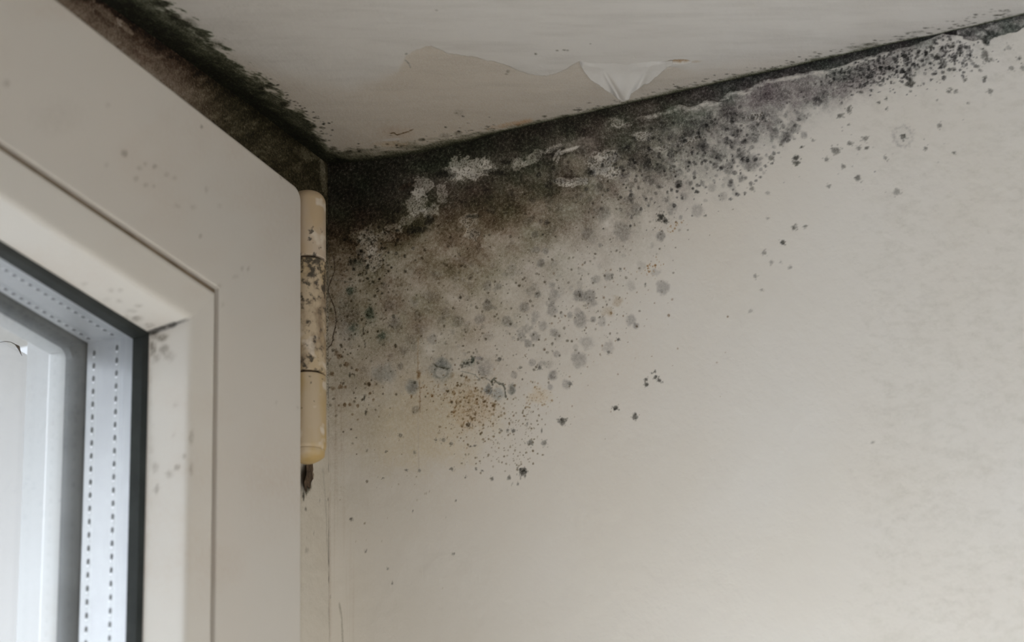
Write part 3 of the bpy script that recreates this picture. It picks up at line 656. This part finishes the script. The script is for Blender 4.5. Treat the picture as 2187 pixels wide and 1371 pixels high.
# ------------------------------------------------------------------ window
AL, ZB = -.85, -1.25
def member(name, prof, side, mat, parent, rad=lambda d: max(0., .0048-d), seg=3, closed=False, smooth=True, cuts=(), st=None):
    """sweeps a profile of (inset, depth) points along one side of the sash rectangle, mitred at both ends.
    side 0 = top, 1 = hinge side, 2 = bottom, 3 = far side"""
    cs = [(AL, ZT, 1, -1), (AR, ZT, -1, -1), (AR, ZB, -1, 1), (AL, ZB, 1, 1)]
    k0, k1 = cs[side], cs[(side+1) % 4]
    ang0 = [135, 45, -45, -135]
    def arc(cn, idx, d, a0, a1):
        r = rad(d); cx_ = cn[0]+cn[2]*(d+r); cz_ = cn[1]+cn[3]*(d+r)
        return [(cx_+r*math.cos(math.radians(a0+(a1-a0)*s/seg)), cz_+r*math.sin(math.radians(a0+(a1-a0)*s/seg))) if r > 0 else (cx_, cz_) for s in range(seg+1)]
    mid = {0: 90, 1: 0, 2: -90, 3: -180}[side]
    V = []; rows = []
    for d, b in prof:
        p0 = arc(k0, side, d, mid+45, mid); p1 = arc(k1, side, d, mid, mid-45)
        row = []
        pts = p0 + [(p0[-1][0]+(p1[0][0]-p0[-1][0])*q, p0[-1][1]+(p1[0][1]-p0[-1][1])*q) for q in cuts] + p1
        for x, z in pts: row.append(len(V)); V.append((x, b, z))
        rows.append(row)
    Fc = []
    n = len(rows); rr = range(n if closed else n-1)
    for i in rr:
        a, b2 = rows[i], rows[(i+1) % n]
        for j in range(len(a)-1): Fc.append((a[j], a[j+1], b2[j+1], b2[j]))
    o = mesh(name, V, Fc, mat)
    recalc(o)
    if smooth:
        o.data.polygons.foreach_set('use_smooth', [True]*len(o.data.polygons))
        o.data.set_sharp_from_angle(angle=math.radians(40))
    if st: mould_attr(o, st)
    fix(o, parent); return o

def mould_attr(o, fn):
    me = o.data; n = len(me.vertices); co = np.empty(n*3, np.float32); me.vertices.foreach_get('co', co); co = co.reshape(-1, 3).astype(float)
    od = np.ones((n, 4), np.float32); od[:, :3] = fn(co)
    a = me.attributes.new('mould', 'FLOAT_COLOR', 'POINT'); a.data.foreach_set('color', od.ravel())

sash = empty('casement_sash', (AR, 0, ZT), 'white plastic casement sash with double glazing in front of the mouldy wall, at the left', 'window sash')
B0 = -.018
def rc(p0, c_, p1, r, n=4):
    """rounded corner of a profile"""
    p0, c_, p1 = map(np.array, (p0, c_, p1)); u = (p0-c_)/np.linalg.norm(p0-c_); v = (p1-c_)/np.linalg.norm(p1-c_)
    a, b = c_+u*r, c_+v*r; out = []
    for i in range(n+1):
        t = i/n; out.append(tuple((1-t)**2*a+2*t*(1-t)*c_+t*t*b))
    return out
frame_prof = [(.012, .050), (.012, .0012), (0, .0005)] + rc((0, .0005), (0, B0), (.05, B0), .0016) + [(.0022+.0007*i, B0) for i in range(75)] + \
             rc((.0548, B0), (.0560, B0), (.0560, B0+.0035), .0005, 3) + [(.0562, B0+.004), (.0585, B0+.004), (.0585, -.004), (.071, -.004), (.071, .0251), (.0762, .0251)] + \
             rc((.0762, .0251), (.0764, .0265), (.0764, .032), .0006) + rc((.0764, .0270), (.0764, .0315), (.070, .0315), .0010) + [(.060, .0315), (.060, .050)]
def stains(co, lst):
    X, Z = co[:, 0], co[:, 2]; P = project(co[:, 0], co[:, 1], co[:, 2]); out = np.zeros((len(co), 3))
    for x, y, rx, ry, o_, col in lst:
        d = np.hypot((P[0]-x)/rx, (P[1]-y)/ry)+.5*(noise(P[0], P[1], 9, 9, 7, 3)-.5); out += (sst(1.3, .3, d)*o_)[:, None]*np.array(col)
    return out
SM = [(265,327,8,7,.55),(331,355,6,5,.5),(298,359,8,6,.22),(290,382,6,6,.28),(311,350,5,5,.25),(311,395,6,4,.25),(329,398,5,4,.22),(355,372,6,5,.2),(374,379,6,5,.2),(227,352,6,6,.15),
      (431,271,3,3,1.0),(599,380,1.8,1.8,.8),(441,405,4,8,.16),(13,178,9,8,.22),(230,224,6,6,.14),(428,504,4,5,.4),(517,573,5,5,.25),(530,574,4,4,.3),(503,591,8,4,.16),(475,651,6,4,.2),
      (379,440,9,6,.14),(413,442,7,6,.14),(470,440,6,5,.12),(120,250,60,40,.05),(460,621,5,5,.5),(454,1072,3,12,.3),(590,860,3,3,.2),(636,870,3,4,.2),(468,612,8,4,.25)]
def spots(lst, lines=()):
    def fn(co):
        P = project(co[:, 0], co[:, 1], co[:, 2]); out = np.zeros((len(co), 3))
        wv = noise(P[0], P[1], 9, 9, 7, 3)
        for x, y, rx, ry, o_ in lst:
            d = np.hypot((P[0]-x)/rx, (P[1]-y)/ry)+.9*(wv-.5); out += (sst(1.35, .25, d)*o_)[:, None]*np.array((.95, 1, 1.08))
        for x0, y0, x1, y1, wd_, o0, o1 in lines:
            t = np.clip(((P[0]-x0)*(x1-x0)+(P[1]-y0)*(y1-y0))/((x1-x0)**2+(y1-y0)**2), 0, 1)
            d = np.hypot(P[0]-x0-t*(x1-x0), P[1]-y0-t*(y1-y0)); out += (sst(wd_, wd_*.3, d)*(o0+(o1-o0)*t))[:, None]
        big = noise(P[0], P[1], 150, 150, 8, 3); out += (np.clip(big-.5, 0, 1)*.22)[:, None]*np.array((.6, 1, 1.3))
        return out
    return fn
def near_corner(L, vis, step, at_end):
    n = int(vis/step); q = [i*step/L for i in range(1, n)]
    return [1-t for t in q[::-1]] if at_end else q
CT, CS = near_corner(AR-AL, .25, .0007, True), near_corner(ZT-ZB, .25, .0007, False)
for side, nm in ((0, 'top_rail'), (1, 'hinge_stile'), (2, 'bottom_rail'), (3, 'far_stile')):
    o = member(nm, frame_prof, side, M['pvc'], sash, closed=True, cuts=CT if side == 0 else CS if side == 1 else (), st=spots(SM) if side < 2 else None)
    o.data.materials.append(M['pvc_out_dim'])                                # outdoor lip, its colour darkened to hold down the daylight on it
    for p_ in o.data.polygons:
        if p_.center.y > .0245: p_.material_index = 1
# glazing beads: front face, then steep chamfer down to the rubber
GS = .0580
SB = [(237,620,7,5,.25),(257,620,7,5,.25),(180,606,7,5,.15),(253,643,8,5,.25),(294,653,10,4,.3),(280,664,12,5,.25),(292,681,14,7,.45),(268,678,8,5,.25),(318,695,12,6,.4),(230,640,12,6,.12),
      (345,722,14,9,.8),(326,742,7,16,1.0),(350,746,11,9,.7),(334,765,8,10,.4),(362,760,12,12,.25),(328,715,8,8,.9),(332,1000,4,14,.3),(334,1045,5,9,.8),(378,998,6,6,.55),(362,1013,9,8,.25),
      (392,975,5,6,.3),(372,930,4,5,.15),(409,935,5,18,.3),(408,1000,4,14,.25),(374,865,8,6,.1),(322,900,5,160,.10)]
bead = [(GS, -.010), (GS, B0+.001)] + rc((GS, -.010), (GS+.0002, B0+.0004), (GS+.01, B0+.0002), .0006, 3) + \
       [(GS+.001+.0008*i, B0+.0003+.00006*i) for i in range(13)] + rc((GS+.0115, B0+.0011), (.0712, B0+.0013), (.0748, -.0042), .0016, 6) + [(.0717+.0031*i/14, -.0151+.0110*i/14) for i in range(1, 14)] + rc((.0712, B0+.0013), (.0749, -.0038), (.0749, -.002), .0003, 2) + [(.0735, -.0030), (.072, .0005), (.060, .0005), (.059, -.008)]
for side in range(4): 
    o = member('glazing_bead', bead, side, M['bead'], sash, rad=lambda d: 0., seg=1, closed=True, cuts=CT if side == 0 else CS if side == 1 else (),
               st=spots(SB, ((318, 711, 372, 692, 7, 1.3, 1.4), (372, 692, 412, 676, 4.5, 1.0, .1))) if side < 2 else None)
    o['label'] = ['top', 'hinge side', 'bottom', 'far side'][side] + ' glazing bead with a slanting inner face'
# dirt in the groove
for side in range(4):
    o = member('groove_dirt', [(.0561, B0+.0018), (.0571, B0+.0012), (.0580, B0+.0016), (.0580, B0+.004), (.0561, B0+.004)], side, M['groove'], sash, rad=lambda d: 0., seg=1, closed=True, smooth=False)
for side in range(4):
    member('inner_gasket', [(.0735, -.0036), (.0752, -.0040), (.0760, -.0024), (.0766, .0008), (.0735, .0010)], side, M['gasket'], sash, rad=lambda d: 0., seg=1, closed=True, smooth=False)
for side in range(4):
    member('outer_gasket', [(.0725, .0234), (.0725, .0190), (.0738, .0192), (.0752, .0200), (.0764, .0224), (.0762, .0250), (.0725, .0250)], side, M['grey_rubber'], sash, rad=lambda d: max(0, d-.0740)*1.6, seg=4, closed=True)
# spacer bars with two rows of punched slots
def spacer(side):
    o = member('spacer_bar', [(.0660, .0012), (.0742, .0012)] + [(.0742, .0060), (.0742, .0122), (.0742, .0184), (.0738, .0188), (.0660, .0188)], side, M['alu'], sash, rad=lambda d: 0., seg=1, closed=True, smooth=False)
    me = o.data; me.materials.append(M['hole']); me.materials.append(M['rim_glint'])
    import bmesh
    bm = bmesh.new(); bm.from_mesh(me)
    d = .07425; n = int((.22 if side in (1, 3) else .24)/.0042)
    start = .0775
    for row in (.0078, .0160):
        for i in range(n):
            s = start+i*.0042+(.0004 if row > .01 else 0)
            for hw, hs, sh, mi, off in ((.00055, .00100, 0, 1, .0), (.00042, .00035, .00135, 2, .00006)):
                if side == 1: q = [(AR-d-off, row+u, ZT-s-sh+v_) for u, v_ in ((-hw, -hs), (hw, -hs), (hw, hs), (-hw, hs))]
                elif side == 0: q = [(AR-s-sh+v_, row+u, ZT-d-off) for u, v_ in ((-hw, -hs), (hw, -hs), (hw, hs), (-hw, hs))]
                else: continue
                # small octagonal slot with a rim, slightly raised
                qc = np.mean(q, 0); ring = []
                u0 = (np.array(q[1])-np.array(q[0]))/2; v0 = (np.array(q[3])-np.array(q[0]))/2
                for t in range(8):
                    a = t*math.pi/4; ring.append(bm.verts.new(tuple(qc+u0*math.cos(a)+v0*math.sin(a))))
                nrm = np.array((-1, 0, 0)) if side == 1 else np.array((0, 0, -1))
                f = bm.faces.new(ring); f.normal_update()
                if f.normal.dot(Vector(nrm)) < 0: f.normal_flip()
                f.material_index = mi
    bm.to_mesh(me); bm.free()
for side in range(4): spacer(side)
for nm, y0, y1 in (('inner_pane', .0010, .0050), ('outer_pane', .0190, .0230)):
    v_, f_ = box((AL+.070, y0, ZB+.070), (AR-.070, y1, ZT-.070)); fix(mesh('glass_pane', v_, f_, M['glass']), sash)['label'] = 'clear glass pane'

# fixed frame behind the sash (the sash closes over it)
win = empty('window_1', (AR, .0, ZT), kind='structure')
fp = [(-.011, .0035), (.0105, .0035), (.0105, .048), (.050, .048), (.050, .0545), (-.011, .0545)]
for side in range(4): member('window_frame', fp, side, M['pvc_out_dim'], win, rad=lambda d: 0., seg=1, closed=True, smooth=False)

# pale outdoor surfaces beyond the panes
PB = .115
E0 = ray(40, 742, 1, PB); E1 = ray(-60, 900, 1, PB); E2 = ray(140, 900, 1, PB)
sh = empty('outdoor_panel', (E0[0], PB+.01, -1.3), 'white upright outdoor panel seen through the glass at the far left', 'panel')
jv, jf = box((E1[0], PB, -1.3), (E2[0]+.01, PB+.022, E0[2]))
o = mesh('panel_board', jv, jf, M['board']); recalc(o)
bv = o.modifiers.new('edge', 'BEVEL'); bv.width = .002; bv.segments = 2; fix(o, sh)
jv, jf = box((ray(78, 900, 1, PB)[0], PB-.004, -1.3), (E2[0]+.01, PB-.0002, E0[2]-.003))
o = mesh('cover_strip', jv, jf, M['board']); recalc(o)
bv = o.modifiers.new('edge', 'BEVEL'); bv.width = .0012; bv.segments = 2; fix(o, sh)

# cobweb on the outdoor panel
def tube(name, pts, r, mat, parent=None, n=6):
    V, Fc = [], []
    for i, (p, rr) in enumerate(zip(pts, r)):
        p = np.array(p, float); t = np.array(pts[min(i+1, len(pts)-1)], float)-np.array(pts[max(i-1, 0)], float); t /= np.linalg.norm(t)
        a = np.cross(t, (0, 1, .2)); a /= np.linalg.norm(a); b = np.cross(t, a)
        for k in range(n): V.append(tuple(p+rr*(a*math.cos(6.2832*k/n)+b*math.sin(6.2832*k/n))))
    for i in range(len(pts)-1):
        for k in range(n): Fc.append((i*n+k, i*n+(k+1) % n, (i+1)*n+(k+1) % n, (i+1)*n+k))
    Fc.append(tuple(range(n))[::-1]); Fc.append(tuple((len(pts)-1)*n+k for k in range(n)))
    o = mesh(name, V, Fc, mat, smooth=True)
    if parent: fix(o, parent)
    return o
cp = [(0, 731), (12, 729), (24, 731), (33, 736), (39, 741), (42, 748), (45, 756), (47, 760)]
cr = [.00008, .00012, .00012, .00018, .00062, .0003, .00012, .00006]
cw = tube('cobweb_strand', [ray(x, y, 1, PB-.0003) for x, y in cp], cr, M['thread'])
cw['label'] = 'thin curled cobweb strand with a dark speck on the outdoor panel, far left'; cw['category'] = 'cobweb'

# ------------------------------------------------------------------ hinge
HX, HY, HR = -.0472, -.0162, .0062
zz = lambda y: float(ray(668, y, 1, HY)[2])
hg = empty('barrel_hinge', (HX, HY, zz(990)), 'long cream barrel hinge with yellowing and black mould at the sash edge', 'hinge')
def lathe(name, prof, mat, n=40):
    V, Fc = [], []
    for r, z in prof:
        for k in range(n): V.append((HX+r*math.cos(6.28318*k/n), HY+r*math.sin(6.28318*k/n), z))
    for i in range(len(prof)-1):
        for k in range(n): Fc.append((i*n+k, i*n+(k+1) % n, (i+1)*n+(k+1) % n, (i+1)*n+k))
    Fc.append(tuple(range(n))[::-1]); Fc.append(tuple((len(prof)-1)*n+k for k in range(n)))
    o = mesh(name, V, Fc, mat, smooth=True); recalc(o); o.data.set_sharp_from_angle(angle=math.radians(50)); return fix(o, hg)
def barrel(z0, z1, r0, r1):
    """z0 bottom, z1 top; corner radii"""
    p = []
    for i in range(7): t = math.pi/2*i/6; p.append((HR-r0+r0*math.sin(t), z0+r0-r0*math.cos(t)))
    for i in range(9): t = math.pi/2*i/8; p.append((HR-r1+r1*math.cos(t), z1-r1+r1*math.sin(t)))
    return p
o = lathe('knuckle', barrel(zz(566), zz(421), .0004, .0042), M['h_top']); o['label'] = 'upper cream knuckle with a domed top'
o = lathe('knuckle', barrel(zz(809), zz(569), .0004, .0010), M['h_mid']); o['label'] = 'middle knuckle dark with mould'
o = lathe('knuckle', barrel(zz(978), zz(813), .0030, .0006), M['h_low']); o['label'] = 'lower yellow knuckle'
lathe('hinge_pin', [(.0046, zz(972)), (.0050, zz(970)), (.0050, zz(425)-.002)], M['rust'])
lathe('end_plug', [(.0006, zz(994)), (.0026, zz(993)), (.0044, zz(987)), (.0056, zz(981)), (.0057, zz(972))], M['h_low'])
# leaves that carry the barrel
v_, f_ = box((HX-.001, HY+.003, zz(806)), (HX+.003, .0005, zz(575))); fix(mesh('hinge_leaf', v_, f_, M['h_mid']), hg)
v_, f_ = box((AR-.001, HY+.001, zz(970)), (HX-.002, HY+.004, zz(820))); fix(mesh('hinge_leaf', v_, f_, M['h_low']), hg)
# rusty bracket end under the hinge
rs2 = np.random.RandomState(3); V, Fc = [], []
pl = [(654, 992), (668, 990), (669, 1003), (667, 1012), (669, 1022), (664, 1030), (663, 1044), (657, 1038), (655, 1052), (651, 1046), (650, 1030), (655, 1012)]
for dpt in (-.0032, .0002):
    for x, y in pl: V.append(ray(x+(rs2.rand()-.5), y, 1, dpt))
n = len(pl); Fc = [tuple(range(n)), tuple(range(n, 2*n))[::-1]] + [(i, (i+1) % n, n+(i+1) % n, n+i) for i in range(n)]
o = mesh('bracket_end', V, Fc, M['rust']); recalc(o); fix(o, hg); o['label'] = 'dark crumbling bracket end under the hinge'
